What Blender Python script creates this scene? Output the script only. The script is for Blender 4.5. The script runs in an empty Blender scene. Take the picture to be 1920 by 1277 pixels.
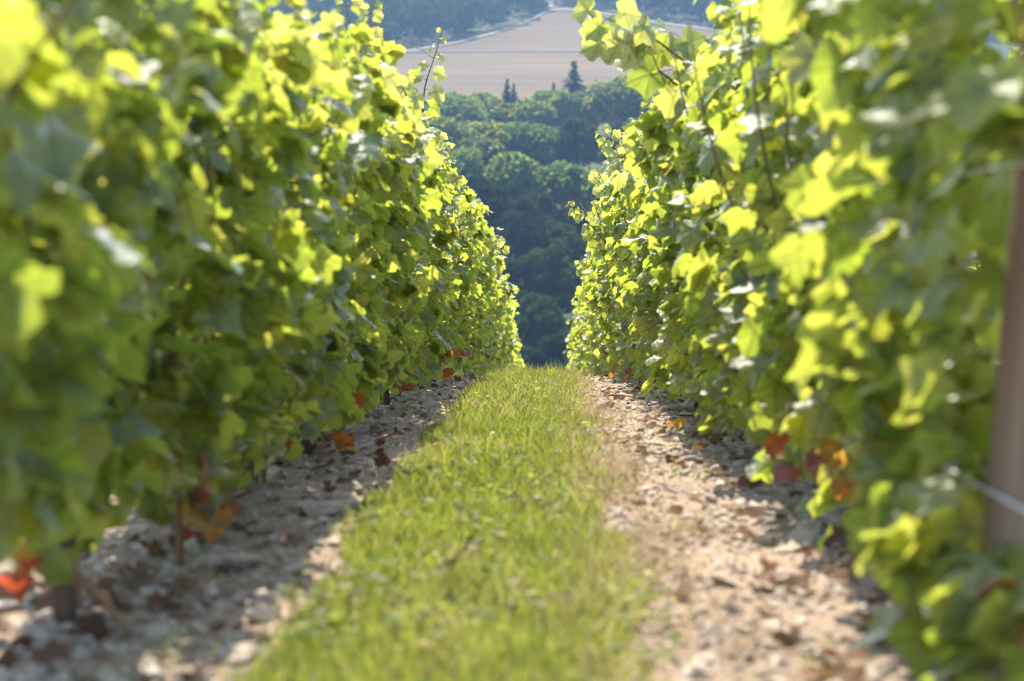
import bpy, math
import numpy as np
from mathutils import Matrix, Vector

SC = bpy.context.scene
COL = SC.collection
R = math.radians
rng = np.random.default_rng(7)

# ------------------------------------------------------------------ camera
F, CX, CY = 4067.0, 960.0, 638.5            # focal length and centre in pixels of the 1920 wide photograph
PITCH = math.atan(698.5 / F)
YAW = math.atan(72.0 / F)
EYE = 0.5
cam_data = bpy.data.cameras.new('camera')
cam_data.sensor_width = 23.6
cam_data.lens = 50.0
cam_data.clip_start = 0.05
cam_data.clip_end = 6000
cam_data.dof.use_dof = True
cam_data.dof.focus_distance = 11.5
cam_data.dof.aperture_fstop = 3.2
cam = bpy.data.objects.new('camera', cam_data)
COL.objects.link(cam)
cam.location = (0, 0, EYE)
cam.rotation_euler = (math.pi / 2 - PITCH, 0, YAW)
SC.camera = cam

# ------------------------------------------------------------------ sky and sun
SUN_EL, SUN_AZ = 54.0, 8.0                 # degrees up, degrees left of the row direction
w = bpy.data.worlds.new('World')
SC.world = w
w.use_nodes = True
nt = w.node_tree
bg = nt.nodes['Background']
sky = nt.nodes.new('ShaderNodeTexSky')
sky.sky_type = 'NISHITA'
sky.sun_disc = False
sky.sun_elevation = R(SUN_EL)
sky.sun_rotation = R(-SUN_AZ)
nt.links.new(sky.outputs[0], bg.inputs[0])
bg.inputs[1].default_value = 0.15
sun_data = bpy.data.lights.new('sun', 'SUN')
sun_data.energy = 3.5
sun_data.angle = R(0.53)
sun_data.color = (1.0, 0.93, 0.82)
sun = bpy.data.objects.new('sun', sun_data)
COL.objects.link(sun)
sdir = Vector((-math.sin(R(SUN_AZ)) * math.cos(R(SUN_EL)), math.cos(R(SUN_AZ)) * math.cos(R(SUN_EL)), math.sin(R(SUN_EL))))
sun.rotation_euler = sdir.to_track_quat('Z', 'Y').to_euler()
sun.location = sdir * 100

SC.view_settings.view_transform = 'Standard'
SC.view_settings.look = 'None'
SC.view_settings.exposure = 1.86
SC.view_settings.gamma = 1.0
SC.view_settings.use_curve_mapping = False
SC.render.engine = 'CYCLES'
cy = SC.cycles
cy.use_denoising = True
cy.filter_width = 1.15
cy.max_bounces = 12
cy.diffuse_bounces = 8
cy.glossy_bounces = 2
cy.transmission_bounces = 6
cy.transparent_max_bounces = 8
cy.volume_bounces = 1
cy.sample_clamp_indirect = 8.0
cy.caustics_reflective = False
cy.caustics_refractive = False

# ------------------------------------------------------------------ helpers
fwd = np.array([-math.sin(YAW) * math.cos(PITCH), math.cos(YAW) * math.cos(PITCH), -math.sin(PITCH)])
rgt = np.array([math.cos(YAW), math.sin(YAW), 0.0])
upv = np.cross(rgt, fwd)


def ray(px, py):
    return fwd + rgt * (px - CX) / F + upv * (CY - py) / F


def at(px, py, D):
    """World point at distance D along the row direction."""
    d = ray(px, py)
    return np.array([0, 0, EYE]) + d * (D / d[1])


def hermite(xs, ys):
    xs, ys = np.array(xs, float), np.array(ys, float)
    sl = np.diff(ys) / np.diff(xs)
    m = np.empty_like(ys)
    m[0], m[-1] = sl[0], sl[-1]
    h = np.diff(xs)
    m[1:-1] = (sl[:-1] * h[1:] + sl[1:] * h[:-1]) / (h[1:] + h[:-1])

    def f(x):
        x = np.asarray(x, float)
        i = np.clip(np.searchsorted(xs, x) - 1, 0, len(xs) - 2)
        hh = xs[i + 1] - xs[i]
        t = (x - xs[i]) / hh
        tt = np.clip(t, 0, 1)
        v = ((2 * tt**3 - 3 * tt**2 + 1) * ys[i] + (tt**3 - 2 * tt**2 + tt) * hh * m[i]
             + (-2 * tt**3 + 3 * tt**2) * ys[i + 1] + (tt**3 - tt**2) * hh * m[i + 1])
        v = np.where(t < 0, ys[0] + (x - xs[0]) * m[0], v)
        return np.where(t > 1, ys[-1] + (x - xs[-1]) * m[-1], v)
    return f


near = [(2.54, 1277), (3.9, 1000), (5.8, 850), (8, 772), (10, 737), (12.5, 716), (16, 709), (20, 719), (25, 751), (30, 799)]
pd = [d for d, _ in near]
pz = [at(960, y, d)[2] for d, y in near]
far = [(45, -10.6), (60, -15), (120, -32), (180, -45), (230, -52), (285, -51), (325, -48), (370, -46), (450, -46),
       (520, -44.5), (600, -43), (700, -40.4), (1000, -16.4), (1300, 14), (1800, 55), (2600, 75)]
pd = [-20, 0] + pd + [d for d, _ in far]
s0 = (pz[1] - pz[0]) / 1.36
pz = [pz[0] - 22.54 * s0 * 0.9, pz[0] - 2.54 * s0] + pz + [z + EYE for _, z in far]
profile = hermite(pd, pz)

_tab = np.random.default_rng(3).random((64, 64))


def vnoise(x, y):
    """Smooth value noise in 0..1."""
    x, y = np.asarray(x, float), np.asarray(y, float)
    xi, yi = np.floor(x).astype(int), np.floor(y).astype(int)
    fx, fy = x - xi, y - yi
    fx, fy = fx * fx * (3 - 2 * fx), fy * fy * (3 - 2 * fy)
    a, b = _tab[xi % 64, yi % 64], _tab[(xi + 1) % 64, yi % 64]
    c, d = _tab[xi % 64, (yi + 1) % 64], _tab[(xi + 1) % 64, (yi + 1) % 64]
    return (a * (1 - fx) + b * fx) * (1 - fy) + (c * (1 - fx) + d * fx) * fy


GL, GR = -0.345, 0.115                      # the grass strip between the rows


def ground_z(x, y):
    x, y = np.asarray(x, float), np.asarray(y, float)
    z = profile(y)
    nearw = np.clip((60 - y) / 30, 0, 1)
    z = z + nearw * (0.02 * (vnoise(x * 4, y * 4) - .5) + 0.016 * (vnoise(x * 13 + 9, y * 13) - .5) + 0.01 * (vnoise(x * 31, y * 31 + 5) - .5))
    farw = np.clip((y - 300) / 400, 0, 1)
    return z + farw * (5 * (vnoise(x / 160 + 7.3, y / 240) - .5))


def gz(x, y):
    return float(ground_z(np.array([x]), np.array([y]))[0])


def hit(px, py, d0=500, d1=2500):
    """Where the ray through a pixel meets the land."""
    for D in np.arange(d0, d1, 2.0):
        p = at(px, py, D)
        if p[2] <= gz(p[0], p[1]):
            return p
    return at(px, py, d1)


def mesh_np(name, verts, faces, mats, smooth=False, attr=None, midx=None):
    """verts (n,3); faces a list of index tuples or an (m,k) array."""
    me = bpy.data.meshes.new(name)
    if isinstance(faces, np.ndarray):
        m, k = faces.shape
        me.vertices.add(len(verts))
        me.vertices.foreach_set('co', np.asarray(verts, np.float32).ravel())
        me.loops.add(m * k)
        me.loops.foreach_set('vertex_index', faces.astype(np.int32).ravel())
        me.polygons.add(m)
        me.polygons.foreach_set('loop_start', np.arange(0, m * k, k, dtype=np.int32))
        me.update(calc_edges=True)
    else:
        me.from_pydata([tuple(v) for v in verts], [], faces)
        me.update()
    for mt in (mats if isinstance(mats, (list, tuple)) else [mats]):
        me.materials.append(mt)
    if midx is not None:
        me.polygons.foreach_set('material_index', np.asarray(midx, np.int32))
    me.polygons.foreach_set('use_smooth', np.full(len(me.polygons), smooth))
    if attr is not None:
        a = me.attributes.new('tint', 'FLOAT', 'POINT')
        a.data.foreach_set('value', np.asarray(attr, np.float32))
    return me


def obj(name, data, parent=None, loc=None, **props):
    o = bpy.data.objects.new(name, data)
    COL.objects.link(o)
    if parent is not None:
        o.parent = parent
    if loc is not None:
        o.location = loc
    for k, v in props.items():
        o[k] = v
    return o


def tube(points, radii, n=6, cap=True):
    """Tapered tube along points -> verts, faces."""
    P = np.array(points, float)
    T = np.gradient(P, axis=0)
    T /= np.linalg.norm(T, axis=1)[:, None] + 1e-9
    V, Fc = [], []
    for i, (p, t) in enumerate(zip(P, T)):
        a = np.cross(t, [0.3, 0.9, 0.2] if abs(t[2]) > .6 else [0, 0, 1])
        a /= np.linalg.norm(a)
        b = np.cross(t, a)
        for k in range(n):
            q = 2 * math.pi * k / n
            V.append(p + radii[i] * (math.cos(q) * a + math.sin(q) * b))
    for i in range(len(P) - 1):
        for k in range(n):
            Fc.append((i * n + k, i * n + (k + 1) % n, (i + 1) * n + (k + 1) % n, (i + 1) * n + k))
    if cap:
        Fc.append(tuple(range(n))[::-1])
        Fc.append(tuple((len(P) - 1) * n + k for k in range(n)))
    return V, Fc


# ------------------------------------------------------------------ materials
def mat(name):
    m = bpy.data.materials.new(name)
    m.use_nodes = True
    n = m.node_tree.nodes
    n.clear()
    out = n.new('ShaderNodeOutputMaterial')
    return m, n, m.node_tree.links, out


def ramp(n, stops):
    r = n.new('ShaderNodeValToRGB')
    e = r.color_ramp.elements
    while len(e) < len(stops):
        e.new(0.5)
    for el, (p, c) in zip(e, stops):
        el.position = p
        el.color = (*c, 1)
    return r


def leaf_material(name, dstops, tstops, trans=0.5, gloss=0.34, veins=False, use_obj=True, spec=1.0):
    m, n, l, out = mat(name)
    at_ = n.new('ShaderNodeAttribute')
    at_.attribute_name = 'tint'
    add = n.new('ShaderNodeMath')
    add.operation = 'ADD'
    l.new(at_.outputs['Fac'], add.inputs[0])
    if use_obj:
        oi = n.new('ShaderNodeObjectInfo')
        l.new(oi.outputs['Random'], add.inputs[1])
    else:
        add.inputs[1].default_value = 0.0
    fr = n.new('ShaderNodeMath')
    fr.operation = 'FRACT'
    l.new(add.outputs[0], fr.inputs[0])
    dr, tr = ramp(n, dstops), ramp(n, tstops)
    l.new(fr.outputs[0], dr.inputs[0])
    l.new(fr.outputs[0], tr.inputs[0])
    # blotchy blade
    tc = n.new('ShaderNodeTexCoord')
    nz = n.new('ShaderNodeTexNoise')
    nz.inputs['Scale'].default_value = 5.0
    nz.inputs['Detail'].default_value = 3.0
    l.new(tc.outputs['Object'], nz.inputs['Vector'])
    mr = n.new('ShaderNodeMapRange')
    mr.inputs['From Min'].default_value = 0.3
    mr.inputs['From Max'].default_value = 0.7
    mr.inputs['To Min'].default_value = 0.8
    mr.inputs['To Max'].default_value = 1.15
    l.new(nz.outputs['Fac'], mr.inputs['Value'])
    if veins:
        sx_ = n.new('ShaderNodeSeparateXYZ')
        l.new(tc.outputs['Object'], sx_.inputs[0])
        def mth(op, a, b=None):
            q = n.new('ShaderNodeMath')
            q.operation = op
            for k_, v_ in enumerate((a, b)):
                if v_ is None:
                    continue
                if isinstance(v_, (int, float)):
                    q.inputs[k_].default_value = v_
                else:
                    l.new(v_, q.inputs[k_])
            return q.outputs[0]
        ax = mth('ABSOLUTE', sx_.outputs['X'])
        best = None
        for a in (0.0, 1.08, 2.1):
            d_ = mth('ABSOLUTE', mth('SUBTRACT', mth('MULTIPLY', ax, math.cos(a)), mth('MULTIPLY', sx_.outputs['Y'], math.sin(a))))
            al = mth('ADD', mth('MULTIPLY', ax, math.sin(a)), mth('MULTIPLY', sx_.outputs['Y'], math.cos(a)))
            d_ = mth('ADD', d_, mth('MULTIPLY', mth('LESS_THAN', al, 0.0), 1.0))
            best = d_ if best is None else mth('MINIMUM', best, d_)
        vm = n.new('ShaderNodeMapRange')
        vm.inputs['From Min'].default_value = .006
        vm.inputs['From Max'].default_value = .042
        vm.inputs['To Min'].default_value = .6
        vm.inputs['To Max'].default_value = 1.0
        l.new(best, vm.inputs['Value'])
        fac = mth('MULTIPLY', mr.outputs[0], vm.outputs[0])
    else:
        fac = mr.outputs[0]
    def mul(c):
        x = n.new('ShaderNodeVectorMath')
        x.operation = 'SCALE'
        l.new(c, x.inputs[0])
        l.new(fac, x.inputs['Scale'])
        return x.outputs[0]
    di = n.new('ShaderNodeBsdfDiffuse')
    tl = n.new('ShaderNodeBsdfTranslucent')
    l.new(mul(dr.outputs[0]), di.inputs['Color'])
    l.new(mul(tr.outputs[0]), tl.inputs['Color'])
    mx = n.new('ShaderNodeMixShader')
    mx.inputs[0].default_value = trans
    l.new(di.outputs[0], mx.inputs[1])
    l.new(tl.outputs[0], mx.inputs[2])
    gl = n.new('ShaderNodeBsdfGlossy')
    gl.inputs['Roughness'].default_value = gloss
    fz = n.new('ShaderNodeLayerWeight')           # Schlick reflectance that is the same on both sides of the blade
    pw = n.new('ShaderNodeMath')
    pw.operation = 'POWER'
    l.new(fz.outputs['Facing'], pw.inputs[0])
    pw.inputs[1].default_value = 5.0
    sk = n.new('ShaderNodeMath')
    sk.operation = 'MULTIPLY_ADD'
    l.new(pw.outputs[0], sk.inputs[0])
    sk.inputs[1].default_value = .35 * spec
    sk.inputs[2].default_value = .05 * spec
    bp = n.new('ShaderNodeBump')
    bp.inputs['Strength'].default_value = 0.25
    bp.inputs['Distance'].default_value = 0.05
    l.new(nz.outputs['Fac'], bp.inputs['Height'])
    l.new(bp.outputs[0], gl.inputs['Normal'])
    l.new(bp.outputs[0], fz.inputs['Normal'])
    m2 = n.new('ShaderNodeMixShader')
    l.new(sk.outputs[0], m2.inputs[0])
    l.new(mx.outputs[0], m2.inputs[1])
    l.new(gl.outputs[0], m2.inputs[2])
    l.new(m2.outputs[0], out.inputs['Surface'])
    return m


def plain_material(name, stops, scale=8.0, rough=0.8, bump=0.3, dist=0.01, stretch=(1, 1, 1), detail=6, spec=0.3):
    m, n, l, out = mat(name)
    b = n.new('ShaderNodeBsdfPrincipled')
    b.inputs['Roughness'].default_value = rough
    b.inputs['Specular IOR Level'].default_value = spec
    tc = n.new('ShaderNodeTexCoord')
    mp = n.new('ShaderNodeMapping')
    mp.inputs['Scale'].default_value = stretch
    l.new(tc.outputs['Object'], mp.inputs[0])
    nz = n.new('ShaderNodeTexNoise')
    nz.inputs['Scale'].default_value = scale
    nz.inputs['Detail'].default_value = detail
    nz.inputs['Roughness'].default_value = 0.65
    l.new(mp.outputs[0], nz.inputs['Vector'])
    r = ramp(n, stops)
    l.new(nz.outputs['Fac'], r.inputs[0])
    l.new(r.outputs[0], b.inputs['Base Color'])
    if bump:
        bp = n.new('ShaderNodeBump')
        bp.inputs['Strength'].default_value = bump
        bp.inputs['Distance'].default_value = dist
        l.new(nz.outputs['Fac'], bp.inputs['Height'])
        l.new(bp.outputs[0], b.inputs['Normal'])
    l.new(b.outputs[0], out.inputs['Surface'])
    return m


VINE = leaf_material('vine_leaf',
    [(0, (.05, .10, .016)), (.5, (.08, .14, .02)), (.85, (.11, .165, .024)), (1, (.14, .175, .028))],
    [(0, (.34, .42, .04)), (.5, (.47, .53, .055)), (.85, (.60, .61, .075)), (1, (.68, .64, .10))], trans=.58, gloss=.47, veins=True)
VINE_MASS = leaf_material('vine_leaf_mass',
    [(0, (.05, .10, .016)), (.5, (.08, .14, .02)), (.85, (.11, .165, .024)), (1, (.14, .175, .028))],
    [(0, (.34, .42, .04)), (.5, (.47, .53, .055)), (.85, (.60, .61, .075)), (1, (.68, .64, .10))], trans=.58, gloss=.47)
YOUNG = leaf_material('young_vine_leaf',
    [(0, (.09, .15, .02)), (1, (.14, .17, .035))],
    [(0, (.60, .64, .08)), (1, (.72, .70, .16))], trans=.55, gloss=.4, veins=True)
AUTUMN = leaf_material('autumn_vine_leaf',
    [(0, (.09, .025, .012)), (.5, (.13, .05, .016)), (1, (.17, .10, .02))],
    [(0, (.46, .07, .018)), (.5, (.62, .19, .025)), (1, (.66, .40, .05))], trans=.5, gloss=.5)
STEM = plain_material('green_shoot', [(.3, (.13, .12, .03)), (.7, (.20, .09, .04))], 6, .5, 0)
CANE = plain_material('vine_cane', [(.3, (.16, .08, .035)), (.7, (.26, .14, .06))], 20, .7, .3)
BARK = plain_material('vine_bark', [(.3, (.035, .022, .015)), (.55, (.11, .07, .045)), (.75, (.19, .13, .09))], 30, .95, 1.0, .01, (1, 1, .12))
WOOD = plain_material('weathered_wood', [(.3, (.13, .082, .048)), (.55, (.225, .15, .095)), (.75, (.31, .225, .155))], 22, .9, .6, .006, (1, 1, .06))
WIRE = plain_material('galvanised_wire', [(.3, (.45, .44, .42)), (.7, (.62, .61, .58))], 60, .45, 0, spec=.6)
STONE = plain_material('limestone', [(.25, (.23, .17, .115)), (.5, (.38, .305, .225)), (.75, (.55, .475, .38))], 14, .9, .5, .01)
GRASS = leaf_material('grass_blade',
    [(0, (.055, .088, .02)), (.4, (.095, .13, .03)), (.62, (.13, .15, .035)), (.8, (.24, .21, .09)), (1, (.34, .28, .16))],
    [(0, (.22, .30, .025)), (.4, (.31, .37, .045)), (.62, (.38, .39, .06)), (.8, (.42, .37, .15)), (1, (.46, .38, .21))],
    trans=.5, gloss=.5, use_obj=False, spec=.25)
STRAW = leaf_material('dry_straw', [(0, (.24, .15, .08)), (1, (.46, .36, .22))], [(0, (.30, .2, .1)), (1, (.5, .4, .24))], trans=.3, gloss=.6, use_obj=False, spec=.15)
LITTER = leaf_material('dead_leaf', [(0, (.08, .045, .025)), (.6, (.17, .10, .055)), (1, (.28, .20, .13))],
    [(0, (.15, .05, .02)), (1, (.3, .14, .06))], trans=.25, gloss=.6, use_obj=False, spec=.15)
WOOD_LEAF = leaf_material('broadleaf_foliage',
    [(0, (.068, .11, .034)), (.5, (.10, .145, .04)), (.85, (.12, .155, .045)), (1, (.15, .16, .05))],
    [(0, (.18, .27, .05)), (.5, (.25, .33, .06)), (1, (.36, .36, .07))], trans=.4, gloss=.6, spec=.0)
PINE_LEAF = leaf_material('dark_foliage',
    [(0, (.016, .030, .012)), (.5, (.03, .049, .017)), (1, (.055, .07, .022))],
    [(0, (.02, .045, .014)), (1, (.09, .12, .025))], trans=.3, gloss=.6, spec=.0)
HILL_LEAF = leaf_material('far_forest_foliage', [(0, (.028, .046, .02)), (1, (.05, .07, .026))], [(0, (.03, .06, .02)), (1, (.05, .08, .02))],
    trans=.25, gloss=.6, spec=0, use_obj=False)
TREE_BARK = plain_material('tree_bark', [(.3, (.05, .04, .03)), (.7, (.13, .10, .08))], 6, .95, .6, .05, (1, 1, .2))

# soil near the vines, meadow further off
SOIL, n_, l_, out_ = mat('stony_soil')
b_ = n_.new('ShaderNodeBsdfPrincipled')
b_.inputs['Roughness'].default_value = .95
b_.inputs['Specular IOR Level'].default_value = .15
g_ = n_.new('ShaderNodeNewGeometry')
na = n_.new('ShaderNodeTexNoise'); na.inputs['Scale'].default_value = 42; na.inputs['Detail'].default_value = 8; na.inputs['Roughness'].default_value = .7
nb = n_.new('ShaderNodeTexNoise'); nb.inputs['Scale'].default_value = 3.5; nb.inputs['Detail'].default_value = 3
l_.new(g_.outputs['Position'], na.inputs['Vector']); l_.new(g_.outputs['Position'], nb.inputs['Vector'])
ra = ramp(n_, [(.28, (.13, .09, .06)), (.48, (.26, .195, .138)), (.62, (.35, .275, .20)), (.8, (.48, .41, .32))])
l_.new(na.outputs['Fac'], ra.inputs[0])
rb = ramp(n_, [(.3, (.72, .70, .68)), (.7, (1.12, 1.08, 1.04))])
l_.new(nb.outputs['Fac'], rb.inputs[0])
mm = n_.new('ShaderNodeMix'); mm.data_type = 'RGBA'; mm.blend_type = 'MULTIPLY'; mm.inputs['Factor'].default_value = 1
l_.new(ra.outputs[0], mm.inputs[6]); l_.new(rb.outputs[0], mm.inputs[7])
sp = n_.new('ShaderNodeSeparateXYZ'); l_.new(g_.outputs['Position'], sp.inputs[0])
mr_ = n_.new('ShaderNodeMapRange'); mr_.inputs['From Min'].default_value = 40; mr_.inputs['From Max'].default_value = 70
l_.new(sp.outputs['Y'], mr_.inputs['Value'])
nm = n_.new('ShaderNodeTexNoise'); nm.inputs['Scale'].default_value = .05; nm.inputs['Detail'].default_value = 6
l_.new(g_.outputs['Position'], nm.inputs['Vector'])
rm = ramp(n_, [(.3, (.028, .04, .015)), (.7, (.05, .06, .024))]); l_.new(nm.outputs['Fac'], rm.inputs[0])
m3 = n_.new('ShaderNodeMix'); m3.data_type = 'RGBA'
l_.new(mr_.outputs[0], m3.inputs['Factor']); l_.new(mm.outputs[2], m3.inputs[6]); l_.new(rm.outputs[0], m3.inputs[7])
l_.new(m3.outputs[2], b_.inputs['Base Color'])
bp_ = n_.new('ShaderNodeBump'); bp_.inputs['Strength'].default_value = .7; bp_.inputs['Distance'].default_value = .012
l_.new(na.outputs['Fac'], bp_.inputs['Height']); l_.new(bp_.outputs[0], b_.inputs['Normal'])
l_.new(b_.outputs[0], out_.inputs['Surface'])

# stubble field with drill lines across the slope
FIELD, n_, l_, out_ = mat('stubble_field')
b_ = n_.new('ShaderNodeBsdfPrincipled'); b_.inputs['Roughness'].default_value = .9; b_.inputs['Specular IOR Level'].default_value = .1
g_ = n_.new('ShaderNodeNewGeometry')
mp_ = n_.new('ShaderNodeMapping'); mp_.inputs['Scale'].default_value = (.012, .16, .02)
l_.new(g_.outputs['Position'], mp_.inputs[0])
na = n_.new('ShaderNodeTexNoise'); na.inputs['Scale'].default_value = 1.0; na.inputs['Detail'].default_value = 5
l_.new(mp_.outputs[0], na.inputs['Vector'])
nb = n_.new('ShaderNodeTexNoise'); nb.inputs['Scale'].default_value = .012; nb.inputs['Detail'].default_value = 4
l_.new(g_.outputs['Position'], nb.inputs['Vector'])
ra = ramp(n_, [(.3, (.076, .053, .024)), (.5, (.098, .069, .031)), (.7, (.12, .086, .040))]); l_.new(na.outputs['Fac'], ra.inputs[0])
rb = ramp(n_, [(.3, (.80, .82, .86)), (.7, (1.1, 1.06, 1.0))]); l_.new(nb.outputs['Fac'], rb.inputs[0])
mm = n_.new('ShaderNodeMix'); mm.data_type = 'RGBA'; mm.blend_type = 'MULTIPLY'; mm.inputs['Factor'].default_value = 1
l_.new(ra.outputs[0], mm.inputs[6]); l_.new(rb.outputs[0], mm.inputs[7])
l_.new(mm.outputs[2], b_.inputs['Base Color']); l_.new(b_.outputs[0], out_.inputs['Surface'])
TRACK = plain_material('pale_track', [(.3, (.09, .088, .058)), (.7, (.15, .14, .10))], .2, .9, 0)
TRAM = plain_material('tractor_track', [(.3, (.06, .05, .035)), (.7, (.085, .066, .046))], .3, .9, 0)

# ------------------------------------------------------------------ the land: one sheet to the far hill
def spread(lo, hi, step, end, grow):
    a = list(np.arange(lo, hi, step))
    s = step
    while a[-1] < end:
        s *= grow
        a.append(a[-1] + s)
    return a


xr = spread(0, 1.15, .026, 900, 1.22)
xs = np.array([-v for v in xr[:0:-1]] + xr)
ys = np.array([-18, -10, -5, -2, 0, .8, 1.3] + spread(1.6, 15, .034, 2550, 1.035))
X, Y = np.meshgrid(xs, ys)
Z = ground_z(X, Y)
V = np.stack([X.ravel(), Y.ravel(), Z.ravel()], 1)
nx, ny = len(xs), len(ys)
ii = (np.arange(ny - 1)[:, None] * nx + np.arange(nx - 1)[None, :]).ravel()
FA = np.stack([ii, ii + 1, ii + nx + 1, ii + nx], 1)
ground = obj('ground', mesh_np('ground', V, FA, SOIL, True), kind='structure')

# field on the far slope
bpx = [(380, 190), (600, 128), (745, 104), (800, 96), (860, 84), (930, 66), (980, 49), (1008, 36), (1030, 24), (1062, 22), (1120, 29), (1250, 50), (1500, 80)]
bw = [hit(a, b) for a, b in bpx]
bx, by = np.array([p[0] for p in bw]), np.array([p[1] for p in bw])
o_ = np.argsort(bx)
bx, by = bx[o_], by[o_]


def edge_y(x):
    return np.interp(x, bx, by)


def drape(name, xs_, lo, hi, nv, lift, m, **k):
    U = np.array(xs_)
    T = np.linspace(0, 1, nv)
    XX = np.repeat(U[None, :], nv, 0)
    YY = lo(U)[None, :] * (1 - T[:, None]) + hi(U)[None, :] * T[:, None]
    ZZ = ground_z(XX, YY) + lift
    n0 = len(U)
    i0 = (np.arange(nv - 1)[:, None] * n0 + np.arange(n0 - 1)[None, :]).ravel()
    f = np.stack([i0, i0 + 1, i0 + n0 + 1, i0 + n0], 1)
    return obj(name, mesh_np(name, np.stack([XX.ravel(), YY.ravel(), ZZ.ravel()], 1), f, m, True), **k)


fx = np.linspace(-140, 110, 126)
drape('field', fx, lambda u: np.full_like(u, 612.), edge_y, 90, .5, FIELD, kind='structure')
drape('track', fx, lambda u: edge_y(u) - 1, lambda u: edge_y(u) + 6, 4, .9, TRACK, kind='structure')
xa = hit(1030, 24)[0]
drape('lane', np.array([xa - 1.8, xa, xa + 1.8]), lambda u: edge_y(u) + 8, lambda u: np.full_like(u, 1330.), 80, 1.2, TRACK, kind='structure')
tq = hit(960, 101)
drape('tractor_path', np.linspace(-60, 60, 40), lambda u: tq[1] + 0.05 * u, lambda u: tq[1] + 0.05 * u + 5, 3, .75, TRAM, kind='structure')

# ------------------------------------------------------------------ tree prototypes
def quads_from(centers, normals, sizes, r, tilt=.7, aspect=1.0):
    """Small randomly turned leaf-clump quads -> (verts, faces)."""
    n = len(centers)
    N = normals + r.normal(0, tilt, (n, 3))
    N /= np.linalg.norm(N, axis=1)[:, None] + 1e-9
    A = np.cross(N, r.normal(0, 1, (n, 3)))
    A /= np.linalg.norm(A, axis=1)[:, None] + 1e-9
    B = np.cross(N, A)
    a, b = A * sizes[:, None], B * sizes[:, None] * aspect
    j = lambda: r.uniform(.6, 1.25, (n, 1))
    P = np.stack([centers - a * j() - b * j() * .5, centers + a * .4 * j() - b * j(), centers + a * j() + b * .5 * j(), centers - a * .4 * j() + b * j()], 1)
    return P.reshape(-1, 3), np.arange(n * 4).reshape(n, 4)


def crown_mesh(seed, w, h, base, leafm, nb=34, nq=190, q=.34, flat=1.0, br0=.10, br1=.29):
    r = np.random.default_rng(seed)
    C, Nn = [], []
    for k in range(nb):
        u = r.normal(0, 1, 3)
        u /= np.linalg.norm(u)
        if u[2] < -.45:
            u[2] *= -.6
        rad = r.uniform(.55, .92)
        c = np.array([u[0] * w * .5 * rad, u[1] * w * .5 * rad, base + h * .5 + u[2] * h * .5 * rad * flat])
        br = r.uniform(br0, br1) * w
        d = r.normal(0, 1, (nq, 3))
        d /= np.linalg.norm(d, axis=1)[:, None]
        d[:, 2] = np.abs(d[:, 2]) * np.where(r.random(nq) < .8, 1, -1)
        rr = br * r.uniform(.72, 1.08, nq)[:, None] * np.array([1, 1, .95])
        C.append(c + d * rr)
        Nn.append(d)
    C, Nn = np.concatenate(C), np.concatenate(Nn)
    v, f = quads_from(C, Nn, r.uniform(.6, 1.4, len(C)) * q, r)
    return mesh_np('crown', v, f, leafm, False, attr=np.repeat(r.uniform(-.1, .1, len(C)), 4) + .1)


def spruce_mesh(seed, w, h, base, leafm):
    r = np.random.default_rng(seed)
    C, Nn, S = [], [], []
    lev = 24
    for i in range(lev):
        t = i / lev
        z = base + h * t
        rad = (w / 2) * (1 - t) ** .85 * r.uniform(.8, 1.1) + .12
        nbr = int(5 + 7 * (1 - t))
        for k in range(nbr):
            a = r.uniform(0, 6.283)
            L = rad * r.uniform(.7, 1.12)
            m = max(4, int(L * 7))
            s = np.linspace(.08, 1, m)
            C.append(np.stack([np.cos(a) * L * s, np.sin(a) * L * s, z - .35 * L * s + .12 * L * s**2], 1) + r.normal(0, .08, (m, 3)))
            Nn.append(np.repeat([[math.cos(a) * .3, math.sin(a) * .3, 1]], m, 0))
            S.append(np.full(m, .26) * (1.2 - .5 * s))
    C, Nn, S = np.concatenate(C), np.concatenate(Nn), np.concatenate(S)
    v, f = quads_from(C, Nn, S * 1.2, r, .6)
    return mesh_np('crown', v, f, leafm, False, attr=np.repeat(r.uniform(0, .2, len(C)), 4))


def trunk_mesh(h, r0, seed):
    r = np.random.default_rng(seed)
    pts = [(0, 0, -1.0)]
    for i in range(1, 6):
        pts.append((r.normal(0, .12) * i * .3, r.normal(0, .12) * i * .3, h * i / 5))
    Vv, Fc = tube(pts, [r0 * (1.25 - .2 * i) for i in range(6)], 8)
    top = np.array(pts[3])
    for k in range(5):                       # main limbs
        a = 6.283 * k / 5 + r.uniform(-.3, .3)
        e = top + np.array([math.cos(a) * h * .35, math.sin(a) * h * .35, h * .4])
        v2, f2 = tube([top, (top + e) / 2 + [0, 0, .2], e], [r0 * .5, r0 * .3, r0 * .1], 5)
        off = len(Vv)
        Vv += v2
        Fc += [tuple(i + off for i in q) for q in f2]
    return mesh_np('trunk', Vv, Fc, TREE_BARK, True)


BROAD = [(crown_mesh(11 + i, 9.5, 9.0, 3.4, WOOD_LEAF, nb=34 + 2 * i), trunk_mesh(7.5, .24, 40 + i)) for i in range(5)]
DARK = [(crown_mesh(31 + i, 8.0, 11.0, 3.2, PINE_LEAF, nb=30, nq=150, q=.34, br0=.11, br1=.2), trunk_mesh(9.0, .24, 50 + i)) for i in range(4)]
SPRUCE = [(spruce_mesh(61 + i, 8.6, 12.5, 1.6, PINE_LEAF), trunk_mesh(9.0, .18, 60 + i)) for i in range(2)]

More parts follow.
